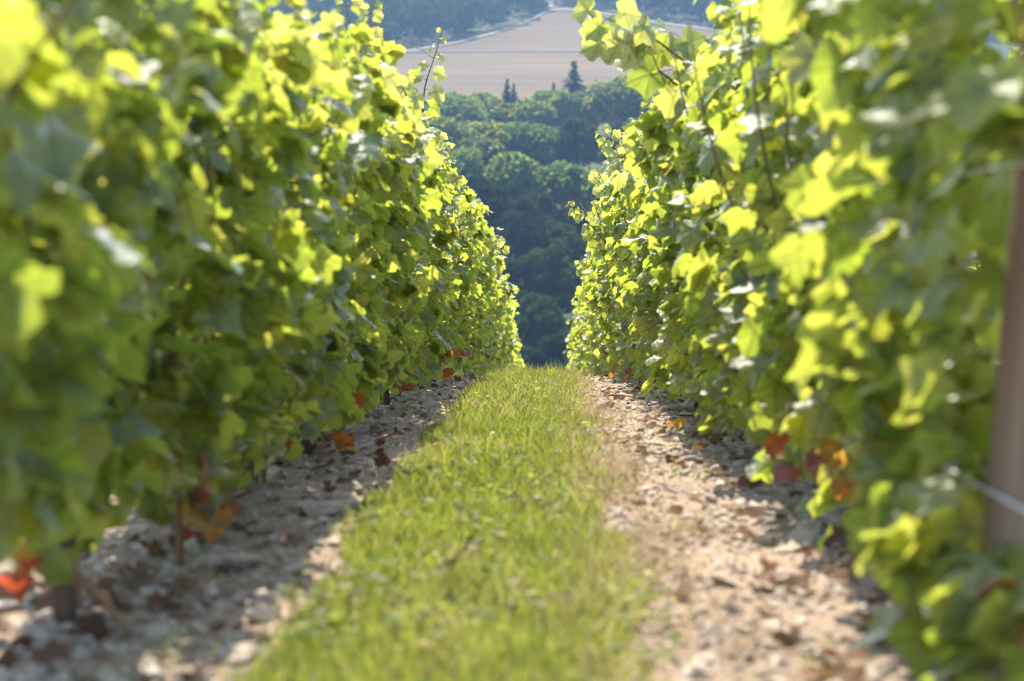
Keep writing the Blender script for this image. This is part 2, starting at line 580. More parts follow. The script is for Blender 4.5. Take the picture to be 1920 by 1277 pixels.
ORD = ['first', 'second', 'third', 'fourth', 'fifth', 'sixth', 'seventh', 'eighth', 'ninth', 'tenth', 'eleventh', 'twelfth', 'thirteenth',
       'fourteenth', 'fifteenth', 'sixteenth', 'seventeenth', 'eighteenth', 'nineteenth', 'twentieth']
ORD += ['twenty-' + o for o in ORD[:9]] + ['thirtieth'] + ['thirty-' + o for o in ORD[:9]] + ['fortieth']


def tree(name, proto, x, y, s, label, cat, group, sink=0.0, sxy=1.0):
    t = obj(name, None, None, (x, y, gz(x, y) - sink), label=label, category=cat, group=group)
    t.rotation_euler = (0, 0, rng.uniform(0, 6.28))
    t.scale = (s * sxy, s * sxy, s)
    obj('crown', proto[0], t)
    obj('trunk', proto[1], t)
    return t


# ranks of the wood across the valley: distance, wanted top in the photograph, visible span, spacing, kind
# (top heights are turned into real tree sizes on the real slope)
RANKS = [
    (238, 618, 945, 1110, 5.0, 'dark', 'lowest dark rank just past the grass crest'),
    (256, 548, 930, 1120, 5.5, 'dark', 'second dark rank above the grass crest'),
    (280, 478, 915, 1130, 6.0, 'dark', 'third dark rank above the grass crest'),
    (303, 412, 895, 1140, 6.0, 'dark', 'fourth dark rank above the grass crest'),
    (326, 352, 885, 1150, 6.5, 'dark', 'uppermost rank of dark trees'),
    (346, 374, 875, 1150, 6.5, 'dark', 'dark rank in the hollow below the pale trees'),
    (372, 300, 850, 1150, 8.5, 'broad', 'pale rounded rank just above the dark trees'),
    (394, 318, 850, 1150, 8.5, 'broad', 'rank half hidden behind the lowest pale trees'),
    (440, 234, 825, 1165, 8.8, 'broad', 'middle rank of pale rounded trees'),
    (466, 250, 825, 1165, 8.8, 'broad', 'rank half hidden behind the middle pale trees'),
    (525, 184, 790, 1215, 8.8, 'broad', 'uppermost rank of pale trees below the stubble field'),
    (550, 192, 785, 1220, 8.5, 'broad', 'rank half hidden behind the uppermost pale trees'),
]
for ri, (D, ytop, x0, x1, gap, kind, where) in enumerate(RANKS):
    xa_, xb_ = at(x0, 300, D)[0], at(x1, 300, D)[0]
    cnt = max(3, int(round((xb_ - xa_) / gap)) + 1)
    protos = DARK if kind == 'dark' else BROAD
    ph = 14.2 if kind == 'dark' else 12.4
    for k in range(cnt):
        x = xa_ + (xb_ - xa_) * k / (cnt - 1) + rng.uniform(-.9, .9)
        y = D + rng.uniform(-7, 7)
        yt = ytop + rng.uniform(-14, 16) * (2.0 if kind == 'dark' else 1.3)
        if ri >= 10:
            px = 960 + (x / y + math.tan(YAW)) * F
            yt += np.interp(px, [800, 850, 900, 980, 1010, 1040, 1060, 1130, 1180], [6, -4, -14, -4, 8, -12, 10, -22, -26])
        s = (at(960, yt, y)[2] - gz(x, y)) / ph
        s = min(max(s, .7), 1.8)
        nm = 'dark_tree' if kind == 'dark' else 'broadleaf_tree'
        lab = ('dark green tree, ' if kind == 'dark' else 'round hazy green tree, ') + ORD[k] + ' of the ' + where
        pr = protos[(k * 3 + ri) % len(protos)]
        if kind == 'broad' and rng.random() < .12:          # darker species among the pale ones
            pr = DARK[k % 4]
            lab = lab.replace('round hazy green', 'darker')
        tree(nm, pr, x, y, s, lab, 'tree', 'trees of the valley wood', sxy=(1.0 if kind == 'dark' else 1.12) / max(s, .9) ** .4 * rng.uniform(.85, 1.2))

for px, py, D, sc, lab in [
        (1077, 112, 592, 1.5, 'tall dark spruce rising alone against the stubble field'),
        (951, 146, 585, .85, 'taller of the twin dark spruces against the stubble field'),
        (963, 155, 583, .66, 'shorter of the twin dark spruces against the stubble field'),
        (1038, 154, 590, .7, 'small dark spruce tip peeping over the wood')]:
    p = at(px, py, D)
    z0 = gz(p[0], D)
    s = (p[2] - z0) / 14.1
    t = tree('spruce', SPRUCE[0 if sc > .75 else 1], p[0], D, s, lab, 'spruce', 'spruces above the wood', sxy=min(1.4, sc / s * 1.15))

# the rest of the wood beside the view and the far forest on the hill: one mass each
def forest_mass(name, pts, w, h, nq, q, leafm, seed, **k):
    r = np.random.default_rng(seed)
    n = len(pts)
    d = r.normal(0, 1, (n, nq, 3))
    d /= np.linalg.norm(d, axis=2)[..., None]
    d[..., 2] = np.abs(d[..., 2]) * np.where(r.random((n, nq)) < .7, 1, -.8)
    sc = r.uniform(.75, 1.3, (n, 1, 1))
    lump = r.uniform(.75, 1.1, (n, nq, 1))
    C = d * np.array([w / 2, w / 2, h / 2]) * sc * lump
    C[..., 2] += h * .62 * sc[..., 0]
    C += pts[:, None, :]
    v, f = quads_from(C.reshape(-1, 3), d.reshape(-1, 3), r.uniform(.6, 1.4, n * nq) * q, r)
    tint = np.repeat(np.repeat(r.uniform(0, .9, n), nq), 4)
    return obj(name, mesh_np(name, v, f, leafm, False, attr=tint), **k)


def scatter(xr_, yr_, step, keep, seed):
    r = np.random.default_rng(seed)
    gx, gy = np.meshgrid(np.arange(*xr_, step), np.arange(*yr_, step))
    x = gx.ravel() + r.uniform(-.45, .45, gx.size) * step
    y = gy.ravel() + r.uniform(-.45, .45, gx.size) * step
    m = keep(x, y)
    x, y = x[m], y[m]
    return np.stack([x, y, ground_z(x, y)], 1)


def in_view(x, y):
    px = 960 + (x / y + math.tan(YAW)) * F
    return (px > 760) & (px < 1230)


pts = scatter((-90, 90), (235, 600), 8.5, lambda x, y: ~in_view(x, y), 5)
forest_mass('woodland_trees', pts, 9, 11, 110, .75, WOOD_LEAF, 6, kind='stuff', label='rest of the valley wood on both sides')
pts = scatter((-260, 220), (690, 1350), 8.8, lambda x, y: (y > edge_y(x) + 14) & ~((np.abs(x - xa) < 3.0) & (y > edge_y(x))), 8)
forest_mass('hillside_forest', pts, 10.5, 12, 56, 1.1, HILL_LEAF, 9, kind='stuff', label='hazy blue forest covering the hill above the field')

# ------------------------------------------------------------------ vine leaves
def leaf_outline(n, r, teeth=.05):
    th = np.linspace(-math.pi, math.pi, n, endpoint=False) + math.pi / n
    lobes = [(0, 1.0, .52), (1.08, .90, .50), (-1.08, .90, .50), (2.10, .76, .52), (-2.10, .76, .52)]
    rad = np.full(n, .45)
    for c, a, wd in lobes:
        rad = np.maximum(rad, a * np.exp(-((th - c) / wd) ** 2 * .5) ** .55)
    rad *= np.where(np.abs(th) > 2.8, .6, 1.0)
    rad *= 1 + teeth * np.where(np.arange(n) % 2 == 0, 1, -1) + r.normal(0, .02, n)
    return th, rad * .62


def leaf_mesh(name, seed, n, m, ring=True, petiole=True):
    """Five-lobed vine leaf, petiole at the origin, tip along +Y, upper side +Z, about one unit across."""
    r = np.random.default_rng(seed)
    th, rad = leaf_outline(n, r)
    cup, fold, wav = r.uniform(-.35, .55), r.uniform(-.1, .5), r.uniform(.04, .12)
    ph = r.uniform(0, 6.28, 3)

    def zf(t, q):
        x, y = q * np.sin(t), q * np.cos(t)
        return -cup * (x * x + y * y) * 1.2 + fold * np.abs(x) * .8 - .25 * np.clip(y - .1, 0, 1) ** 2 + wav * (q / .6) * np.sin(3 * t + ph[0]) + wav * .6 * np.sin(5 * t + ph[1]) * (q / .6) ** 2
    V = [(0, 0, 0)]
    Fc = []
    rings = [.45, 1.0] if ring else [1.0]
    for s in rings:
        q = rad * s
        for a, b, c in zip(q * np.sin(th), q * np.cos(th), zf(th, q)):
            V.append((a, b, c))
    for k in range(n):
        Fc.append((0, 1 + (k + 1) % n, 1 + k))
    if ring:
        for k in range(n):
            a, b = 1 + k, 1 + (k + 1) % n
            Fc.append((a, b, b + n, a + n))
    mi = [0] * len(Fc)
    if petiole:
        v2, f2 = tube([(0, .02, 0), (0, -.22, -.05), (0, -.5, -.2)], [.012, .011, .014], 3, False)
        o = len(V)
        V += v2
        Fc += [tuple(i + o for i in q) for q in f2]
        mi += [1] * len(f2)
    return mesh_np(name, V, Fc, [m, STEM], True, midx=mi)


LEAF = [leaf_mesh('vine_leaf', 100 + i, 26, VINE) for i in range(7)]
LEAF_Y = [leaf_mesh('young_leaf', 120 + i, 22, YOUNG) for i in range(4)]
LEAF_A = [leaf_mesh('autumn_leaf', 140 + i, 22, AUTUMN) for i in range(4)]


def mesh_arrays(me):
    v = np.empty(len(me.vertices) * 3, np.float32)
    me.vertices.foreach_get('co', v)
    tris = []
    for p in me.polygons:
        q = list(p.vertices)
        for k in range(1, len(q) - 1):
            tris.append((q[0], q[k], q[k + 1]))
    return v.reshape(-1, 3), np.array(tris)


LOW = []
for i in range(5):
    me = leaf_mesh('low_leaf', 160 + i, 14, VINE, ring=False, petiole=False)
    LOW.append(mesh_arrays(me))
    bpy.data.meshes.remove(me)


def frames(N, T):
    """Rotation matrices with columns X, Y (tip), Z (upper side)."""
    N = N / (np.linalg.norm(N, axis=1)[:, None] + 1e-9)
    T = T - (T * N).sum(1)[:, None] * N
    T = T / (np.linalg.norm(T, axis=1)[:, None] + 1e-9)
    return np.stack([np.cross(T, N), T, N], 2)


def joined_leaves(P, M, S, r, mats):
    Vs, Fs, Ts, Mi = [], [], [], []
    off = 0
    which = r.integers(0, len(LOW), len(P))
    for k in range(len(LOW)):
        sel = np.where(which == k)[0]
        if not len(sel):
            continue
        v, t = LOW[k]
        W = np.einsum('nij,vj->nvi', M[sel] * S[sel, None, None], v) + P[sel, None, :]
        Vs.append(W.reshape(-1, 3))
        Fs.append((t[None] + (np.arange(len(sel)) * len(v))[:, None, None] + off).reshape(-1, 3))
        Ts.append(np.repeat(r.random(len(sel)), len(v)))
        off += len(sel) * len(v)
    return mesh_np('leaves', np.concatenate(Vs), np.concatenate(Fs), mats, True, attr=np.concatenate(Ts))


def put(name, me, parent, p, Rm, s):
    o = bpy.data.objects.new(name, me)
    COL.objects.link(o)
    o.parent = parent
    m = np.eye(4)
    m[:3, :3] = Rm * s
    m[:3, 3] = p
    o.matrix_basis = Matrix(m.tolist())
    return o


def vine_trunk(r, h=.34):
    pts, x, y = [], 0, 0
    for i in range(8):
        t = i / 7
        pts.append((x, y, -.04 + t * (h + .04)))
        x += r.normal(0, .010)
        y += r.normal(0, .012)
    rad = [.0145 * (1.25 - .45 * i / 7) * r.uniform(.85, 1.2) for i in range(8)]
    Vv, Fc = tube(pts, rad, 8)
    return mesh_np('trunk', Vv, Fc, BARK, True), np.array(pts[-1])


def shoot_tube(pts, r0, m, name='shoot', r1=None):
    k = len(pts)
    Vv, Fc = tube(pts, [r0 + (r1 if r1 else r0 * .35) * 0 + (-(r0 - (r1 or r0 * .35)) * i / (k - 1)) for i in range(k)], 5)
    return mesh_np(name, Vv, Fc, m, True)


def bez(a, b, c, n=7):
    t = np.linspace(0, 1, n)[:, None]
    return (1 - t)**2 * np.array(a) + 2 * t * (1 - t) * np.array(b) + t * t * np.array(c)


TRUNKS = [vine_trunk(np.random.default_rng(200 + i)) for i in range(6)]

ROWS = {  # centre x, side that faces the grass, first trunk, lean of the canopy towards the grass at the top
    'left': dict(x=-.675, s=1, y0=2.90, lean=.06),
    'right': dict(x=.575, s=-1, y0=2.55, lean=.115),
}
GAP = .95
VINES = {}


def build_vine(rowname, X0, side, lean, y, label, r, singles, total, group, height=1.16, autumn=.03, half=.155, clear=None):
    """A vine with its trunk, canes and leaves. SINGLES: leaves kept as parts of their own; the others are one mass."""
    z0 = gz(X0, y)
    t = obj('grapevine', None, None, (X0, y, z0), label=label, category='grapevine', group=group)
    tm, top = TRUNKS[r.integers(len(TRUNKS))]
    obj('trunk', tm, t)
    # canes: two arms along the wire, shoots climbing from them
    for sgn in (-1, 1):
        obj('cane', shoot_tube(bez(top - [0, 0, .03], top + [0, .2 * sgn, .05], top + [r.normal(0, .02), .44 * sgn, -.02 - .16 * .44 * sgn]), .008, CANE, 'cane'), t)
    nsh = 7
    for k in range(nsh):
        yy = (k / (nsh - 1) - .5) * .82 + r.normal(0, .03)
        a = np.array([top[0], yy, .32 - .15 * yy])
        hx = side * (lean + (.09 if k % 2 else 0))
        c = np.array([hx + r.normal(0, .06), yy + r.normal(0, .08), height * r.uniform(.86, 1.04) - .15 * yy])
        b = (a + c) / 2 + np.array([r.normal(0, .06), r.normal(0, .06), 0])
        obj('shoot', shoot_tube(bez(a, b, c), .0048, STEM, 'shoot', .0018), t)
    # leaves
    n = total
    h = r.uniform(.06, 1.0, n) ** .9 * height
    h = np.where(r.random(n) < .10, r.uniform(.03, .3, n) * height, h)
    low = (h < .19) & (r.random(n) < (.22 if side > 0 else .45))
    h = np.where(low, r.uniform(.25, 1, n) * height, h)
    yy = r.uniform(-.5, .5, n) * GAP * 1.06
    sd = np.where(r.random(n) < .66, side, -side)
    depth = np.minimum(r.exponential(.075, n), .24) - np.where(r.random(n) < .08, r.uniform(0, .07, n), 0)
    bump = (vnoise((y + yy) * 4.2 + X0 * 31, h * 4.2 + 3) - .5) * .20 + (vnoise((y + yy) * 9 + 4, h * 9 + X0 * 17) - .5) * .10
    taper = np.interp(h / height, [0, .15, .5, .85, 1.0], [.15, .38, .8, 1.0, .5] if side > 0 else [.45, .8, 1.0, .95, .5])
    xo = sd * np.maximum(half * taper + bump - depth, -.02) + side * lean * np.clip((h / height - .25) / .75, 0, 1)
    # outline wobble at the top of the row
    topw = 1 + .07 * (vnoise((y + yy) * 2.3 + X0 * 9, np.full(n, 2.2)) - .5) * 2
    z = h * topw - .15 * yy
    P = np.stack([xo, yy, z], 1)
    P[:, 2] += ground_z(np.full(n, X0), y + yy) - z0 + .15 * yy
    up = r.normal(.42, .38, n)
    N = np.stack([sd * r.uniform(.05, .75, n), r.normal(0, .45, n), up * .5], 1) + r.normal(0, .18, (n, 3))
    N += np.array([sdir[0], sdir[1], sdir[2] * .55])[None] * r.uniform(.1, 1.1, n)[:, None]     # leaves turn their upper side to the sun
    T = np.stack([sd * r.uniform(0, .6, n), r.normal(0, .55, n), -r.uniform(.4, 1.2, n)], 1)
    sh = r.random(n) < (.24 if side < 0 else .13)
    N = np.where(sh[:, None], np.stack([sd * .35, np.full(n, -.45), np.full(n, .8)], 1) + r.normal(0, .22, (n, 3)), N)
    if clear is not None:                     # keep leaves off the face of the end post
        bad = clear(X0 + P[:, 0], y + P[:, 1], h)
        keep = ~bad
        P, N, T, h, xo, sd, n = P[keep], N[keep], T[keep], h[keep], xo[keep], sd[keep], int(keep.sum())
    M = frames(N, T)
    S = np.clip(r.normal(float(np.interp(y, [4, 9], [.071, .066])), .019, n), .028, .125)
    S *= np.where(h < .22, .85, 1)
    S *= np.where(h > height * .88, .75, 1)
    order = np.argsort(-(xo * side) + np.where(h > height * .9, -.2, 0))   # outermost on the grass side, and the top, first
    pick, rest = order[:singles], order[singles:]
    au = (h < .20) & (r.random(n) < autumn * 7)
    yg = (h > height * .82) & (r.random(n) < .35)
    for i in pick:
        if au[i]:
            me = LEAF_A[r.integers(len(LEAF_A))]
        elif yg[i]:
            me = LEAF_Y[r.integers(len(LEAF_Y))]
        else:
            me = LEAF[r.integers(len(LEAF))]
        o = put('leaf', me, t, P[i], M[i], S[i])
        if au[i]:
            o['label'] = 'red and orange autumn leaf'
    if len(rest):
        obj('leaves', joined_leaves(P[rest], M[rest], S[rest] * 1.02, r, VINE_MASS), t, kind='stuff')
    VINES[(rowname, round(y, 2))] = t
    return t


def nearest_vine(row, y):
    return min(((abs(k[1] - y), v) for k, v in VINES.items() if k[0] == row), key=lambda q: q[0])[1]


for row, q in ROWS.items():
    other = 'the grass strip'
    for k in range(-1, 33):
        y = q['y0'] + GAP * k + (rng.normal(0, .03) if k > 0 else 0)
        if y < (2.2 if row == 'right' else 1.6):
            continue
        q_h = float(np.interp(y, [4.5, 9.5], [1.03, 1.16])) if row == 'left' else 1.16
        q_l = q['lean'] * (1 if row == 'left' else float(np.interp(y, [4, 9], [.35, 1])))
        singles = 295 if y < 9 else (250 if y < 16 else (140 if y < 22 else 0))
        total = 900 if y < 5.5 else 960 if y < 9 else (920 if y < 20 else 780)
        lab = f'grapevine in the {row} row beside the grass strip, {ORD[k + (0 if row == "right" else 1)]} from the camera'
        build_vine(row, q['x'], q['s'], q_l, y, lab, np.random.default_rng(1000 + k + (500 if row == 'left' else 0)), singles, total,
                   f'grapevines of the {row} row', autumn=.04 if row == 'left' else .015, height=q_h, half=.155 if row == 'left' else .138,
                   clear=(lambda x_, y_, h_: (y_ < 2.46) & (x_ / y_ > .185) & (h_ > .2)) if row == 'right' and y < 4 else
                   (lambda x_, y_, h_: ((y_ < 4) & (h_ < .10)) | ((y_ < 2.75) & (h_ < .19))) if row == 'left' and y < 4.6 else None)
for row, x, s, ks in (('outer right', 1.79, -1, range(2, 14)), ('outer left', -1.90, 1, range(2, 12))):
    for k in ks:
        y = 2.4 + GAP * k
        lab = f'grapevine in the {row} row, behind the row along the grass, {ORD[k - 2]} from the camera'
        build_vine(row, x, s, .03, y, lab, np.random.default_rng(3000 + k + int(s)), 60 if row == 'outer right' else 0, 560,
                   f'grapevines of the {row} row', height=1.13)

# shoots that stand clear of the rows, each a part of the vine it grows from
def free_shoot(row, pts, D, n, s0, s1, seed, tend=1):
    r = np.random.default_rng(seed)
    D = np.atleast_1d(D) * np.ones(len(pts))
    P = np.array([at(px, py, d) for (px, py), d in zip(pts, D)])
    t = nearest_vine(row, D.mean())
    base = np.array(t.location)
    seg = np.concatenate([[0], np.cumsum(np.linalg.norm(np.diff(P, axis=0), axis=1))])
    u = np.linspace(0, seg[-1], 12)
    C = np.stack([np.interp(u, seg, P[:, i]) for i in range(3)], 1)
    C[1:-1] = (C[:-2] + 2 * C[1:-1] + C[2:]) / 4
    obj('shoot', shoot_tube(C - base, .0042, STEM, 'shoot', .0012), t)
    for k in range(n):
        f = (k + .6) / n
        p = np.array([np.interp(f * seg[-1], u, C[:, i]) for i in range(3)])
        sd = 1 if k % 2 else -1
        s = s0 + (s1 - s0) * f ** 1.2
        outv = np.array([sd * r.uniform(.5, 1), r.uniform(-.6, .3), r.uniform(-.2, .5)])
        outv /= np.linalg.norm(outv)
        N = np.array([[outv[0] * .5, -.75 + r.normal(0, .35), r.uniform(.1, .6)]])
        T = np.array([[outv[0], outv[1], outv[2] - .45]])
        me = (LEAF_Y if f > .3 else LEAF)[r.integers(4)]
        put('leaf', me, t, p + outv * s * .55 - base, frames(N, T)[0], s)
    for k in range(tend):
        f = r.uniform(.35, .8)
        p = np.array([np.interp(f * seg[-1], u, C[:, i]) for i in range(3)])
        sd = r.choice([-1, 1])
        L = r.uniform(.06, .12)
        e = p + np.array([sd * L, r.normal(0, .02), r.uniform(-.03, .05)])
        q = bez(p, (p + e) / 2 + [0, 0, .03], e, 6) - base
        obj('tendril', shoot_tube(q, .0013, STEM, 'tendril', .0006), t)


free_shoot('left', [(655, 170), (668, 110), (690, 60), (700, 5)], [6.6, 6.55, 6.5, 6.5], 14, .095, .028, 1, 2)
free_shoot('left', [(662, 150), (664, 80), (650, 20), (648, -30)], [6.6, 6.6, 6.6, 6.6], 10, .095, .04, 2, 1)
free_shoot('left', [(790, 240), (796, 160), (812, 115), (832, 50)], [8.3, 8.2, 8.1, 8.0], 11, .10, .018, 3, 2)
free_shoot('left', [(755, 230), (762, 175), (745, 150)], [8.0, 7.9, 7.8], 4, .09, .05, 4, 1)
free_shoot('left', [(800, 330), (798, 280), (790, 225)], [9.3, 9.2, 9.1], 5, .10, .04, 5, 0)
free_shoot('left', [(900, 440), (925, 445), (940, 470)], [15, 15, 14.8], 4, .10, .06, 6, 0)
free_shoot('left', [(930, 560), (955, 545), (960, 550)], [22, 22, 22], 4, .12, .08, 7, 0)
free_shoot('right', [(1140, 460), (1110, 425), (1085, 400), (1065, 382)], [12.5, 12.4, 12.3, 12.2], 16, .10, .035, 8, 2)
free_shoot('right', [(1180, 330), (1150, 270), (1128, 240)], [9.8, 9.7, 9.6], 10, .095, .04, 9, 0)
free_shoot('right', [(1165, 400), (1135, 350), (1118, 315)], [11.0, 11, 11], 6, .11, .05, 10, 0)
free_shoot('right', [(1130, 540), (1100, 500), (1083, 490)], [16, 16, 16], 10, .10, .045, 11, 0)
free_shoot('right', [(1110, 640), (1085, 612), (1068, 603)], [22, 22, 22], 9, .10, .05, 12, 0)
free_shoot('right', [(1290, 120), (1210, 60), (1150, 40), (1125, 30)], [6.4, 6.3, 6.2, 6.1], 9, .12, .08, 13, 1)
free_shoot('right', [(1270, 160), (1190, 95), (1135, 75)], [6.5, 6.4, 6.3], 8, .13, .10, 14, 0)
free_shoot('outer right', [(1950, 160), (1915, 80), (1895, 0)], [7.9, 7.8, 7.8], 8, .10, .04, 15, 1)
free_shoot('outer right', [(1890, 170), (1900, 140), (1885, 120)], [8.3, 8.3, 8.3], 4, .08, .05, 16, 0)

def leaf_cluster(row, n, xr_, yr_, dr, s, seed, meshes=None):
    r = np.random.default_rng(seed)
    t = nearest_vine(row, np.mean(dr))
    base = np.array(t.location)
    for k in range(n):
        p = at(r.uniform(*xr_), r.uniform(*yr_), r.uniform(*dr))
        N = np.array([[r.uniform(-.7, .1), r.normal(-.1, .5), r.uniform(0, .7)]]) + np.array(sdir)[None] * r.uniform(0, .9)
        T = np.array([[r.normal(-.2, .5), r.normal(0, .4), -1]])
        me = (meshes or LEAF)[r.integers(4)]
        put('leaf', me, t, p - base, frames(N, T)[0], s * r.uniform(.75, 1.2))


leaf_cluster('right', 16, (1800, 1940), (1020, 1290), (2.1, 2.3), .085, 1)
leaf_cluster('right', 16, (1650, 1830), (930, 1180), (2.3, 2.55), .085, 2)
leaf_cluster('right', 10, (1840, 1935), (110, 260), (2.15, 2.3), .085, 3)
leaf_cluster('right', 2, (1880, 1930), (1080, 1160), (2.1, 2.15), .07, 4, LEAF_A)
leaf_cluster('left', 16, (590, 715), (70, 200), (6.3, 6.8), .07, 7, LEAF_Y)
leaf_cluster('left', 2, (728, 745), (88, 100), (6.5, 6.6), .085, 8)
leaf_cluster('left', 7, (330, 420), (940, 1005), (3.4, 3.8), .042, 5, LEAF_A)
for a_ in (('left', 12, (812, 850), (682, 704), (11.5, 13), .055, 21), ('left', 8, (742, 768), (708, 730), (8.6, 9.2), .05, 22),
           ('left', 5, (625, 655), (812, 842), (5.5, 5.9), .05, 23), ('left', 7, (390, 450), (915, 965), (3.7, 4.1), .045, 24),
           ('right', 12, (1148, 1190), (686, 710), (11.5, 13), .055, 25), ('right', 5, (1262, 1290), (782, 806), (6.6, 7), .05, 26),
           ('left', 6, (0, 70), (1030, 1110), (2.7, 3.1), .055, 27)):
    leaf_cluster(*a_, LEAF_A)
leaf_cluster('left', 5, (500, 560), (780, 840), (5.0, 5.4), .06, 6, LEAF_A)

# ------------------------------------------------------------------ posts, stakes and wires
def post(name, x, y, h, w, lean, m, label, cat, group=None, n=4):
    z = gz(x, y)
    Vv, Fc = [], []
    k = 7
    r = np.random.default_rng(int(abs(x * 1000) + y * 77))
    for i in range(k):
        t = i / (k - 1)
        cx, cy_, cz = lean[0] * t * h, lean[1] * t * h, -.15 + t * (h + .15)
        for j in range(n * 2):
            q = 2 * math.pi * (j + .5) / (n * 2)
            c_, s_ = math.cos(q), math.sin(q)
            sq = 1 / max(abs(c_), abs(s_)) if n == 4 else 1
            rr = w / 2 * (sq * .96 if sq > 1.05 else sq) * r.uniform(.97, 1.03)
            Vv.append((cx + c_ * rr, cy_ + s_ * rr, cz))
    nn = n * 2
    for i in range(k - 1):
        for j in range(nn):
            Fc.append((i * nn + j, i * nn + (j + 1) % nn, (i + 1) * nn + (j + 1) % nn, (i + 1) * nn + j))
    Fc.append(tuple((k - 1) * nn + j for j in range(nn)))
    p = {'label': label, 'category': cat}
    if group:
        p['group'] = group
    return obj(name, mesh_np(name, Vv, Fc, m, False), None, (x, y, z), **p)


post('trellis_post', .497, 2.36, 1.35, .058, (.05, .0), WOOD, 'weathered grey-brown wooden trellis post at the near end of the right row', 'post')
for i, y in enumerate((8.1, 13.8, 19.5)):
    post('trellis_post', .60, y, 1.12, .05, (.01, 0), WOOD, f'wooden trellis post inside the right row, {ORD[i]} beyond the near post', 'post', 'trellis posts inside the rows')
for i, y in enumerate((5.3, 11.0, 16.7)):
    post('trellis_post', -.70, y, 1.10, .05, (.01, 0), WOOD, f'wooden trellis post inside the left row, {ORD[i]} from the camera', 'post', 'trellis posts inside the rows')
for i, (x, y, row) in enumerate([(-.672, 2.955, 'left'), (-.60, 3.42, 'left'), (-.66, 4.86, 'left'), (.55, 3.45, 'right'), (.56, 4.45, 'right')]):
    nth = ORD[i] if row == 'left' else ORD[i - 3]
    post('vine_stake', x, y, 1.0 if i != 1 else .42, .016, (rng.normal(0, .02), 0), CANE, f'thin brown wooden stake in the {row} row, {nth} from the camera', 'stake', 'thin vine stakes', n=3)

def wire(x, h, label, sag=.0):
    ysw = np.arange(1.0, 33.5, .5)
    pts = np.stack([np.full_like(ysw, x) + .004 * np.sin(ysw), ysw, profile(ysw) + h], 1)
    mid = pts[0].copy()
    Vv, Fc = tube(pts - mid, [.0024] * len(pts), 5)
    obj('trellis_wire', mesh_np('trellis_wire', Vv, Fc, WIRE, True), None, mid, label=label, category='wire', group='trellis wires')


for row, x in (('left', -.655), ('right', .485)):
    wire(x, .262, f'lowest pale trellis wire of the {row} row')
    wire(x - .01, .62, f'middle trellis wire hidden among leaves of the {row} row')
    wire(x - .01, .95, f'top trellis wire hidden among leaves of the {row} row')

# ------------------------------------------------------------------ stones, gravel, litter
def stone_mesh(seed):
    import bmesh
    r = np.random.default_rng(seed)
    bm = bmesh.new()
    d = r.normal(0, 1, (15, 3))
    d /= np.linalg.norm(d, axis=1)[:, None]
    d *= r.uniform(.8, 1.1, (15, 1)) * np.array([.5, .5 * r.uniform(.6, .95), .5 * r.uniform(.35, .6)])
    for p in d:
        bm.verts.new(p)
    bmesh.ops.convex_hull(bm, input=bm.verts)
    for v in [v for v in bm.verts if not v.link_faces]:
        bm.verts.remove(v)
    me = bpy.data.meshes.new('stone')
    bm.to_mesh(me)
    bm.free()
    me.materials.append(STONE)
    return me


STONES = [stone_mesh(300 + i) for i in range(9)]


def strip_xy(n, r, dlo=2.0, dhi=17.0, grass=0.0):
    """Random places on the bare strips, denser near the camera."""
    u = r.random(n)
    y = dlo * (dhi / dlo) ** u
    side = r.random(n) < .45
    x = np.where(side, r.uniform(-1.05, GL + .05, n), r.uniform(GR - .02, .95, n))
    g = r.random(n) < grass
    return np.where(g, r.uniform(GL, GR, n), x), y


sr = np.random.default_rng(77)
sx, sy = strip_xy(290, sr, 2.1, 13)
sz = ground_z(sx, sy)
for i in range(290):
    s = float(np.clip(sr.lognormal(-3.1, .42), .022, .10))
    o = obj('stone', STONES[sr.integers(9)], ground, (sx[i], sy[i], sz[i] + s * .10))
    o.rotation_euler = (sr.normal(0, .3), sr.normal(0, .3), sr.uniform(0, 6.28))
    o.scale = (s * 1.2, s, s)
for x, y, s in [(-.005, 6.9, .022), (-.02, 4.25, .03), (.05, 3.7, .022), (.09, 4.5, .028), (.02, 5.3, .02)]:   # pale stones lying in the grass
    o = obj('stone', STONES[3], ground, (x, y, gz(x, y) + .028))
    o.scale = (s, s, s * 1.2)

gr = np.random.default_rng(78)
ng = 17000
gx_, gy_ = strip_xy(ng, gr, 1.9, 18, .03)
gzv = ground_z(gx_, gy_)
gs = np.clip(gr.lognormal(-4.2, .5, ng), .005, .05)
GV, GF, GO = [], [], 0
for k in range(9):
    v, t = mesh_arrays(STONES[k])
    sel = np.arange(k, ng, 9)
    a = gr.uniform(0, 6.28, len(sel))
    ca, sa = np.cos(a), np.sin(a)
    zt = np.stack([gr.normal(0, .35, len(sel)), gr.normal(0, .35, len(sel)), np.ones(len(sel))], 1)
    M = frames(zt, np.stack([ca, sa, np.zeros(len(sel))], 1))
    Wv = np.einsum('nij,vj->nvi', M * gs[sel, None, None], v) + np.stack([gx_[sel], gy_[sel], gzv[sel] + gs[sel] * .12], 1)[:, None, :]
    GV.append(Wv.reshape(-1, 3))
    GF.append((t[None] + (np.arange(len(sel)) * len(v))[:, None, None] + GO).reshape(-1, 3))
    GO += len(sel) * len(v)
obj('gravel', mesh_np('gravel', np.concatenate(GV), np.concatenate(GF), STONE), kind='stuff', label='loose limestone chips on the bare soil strips')

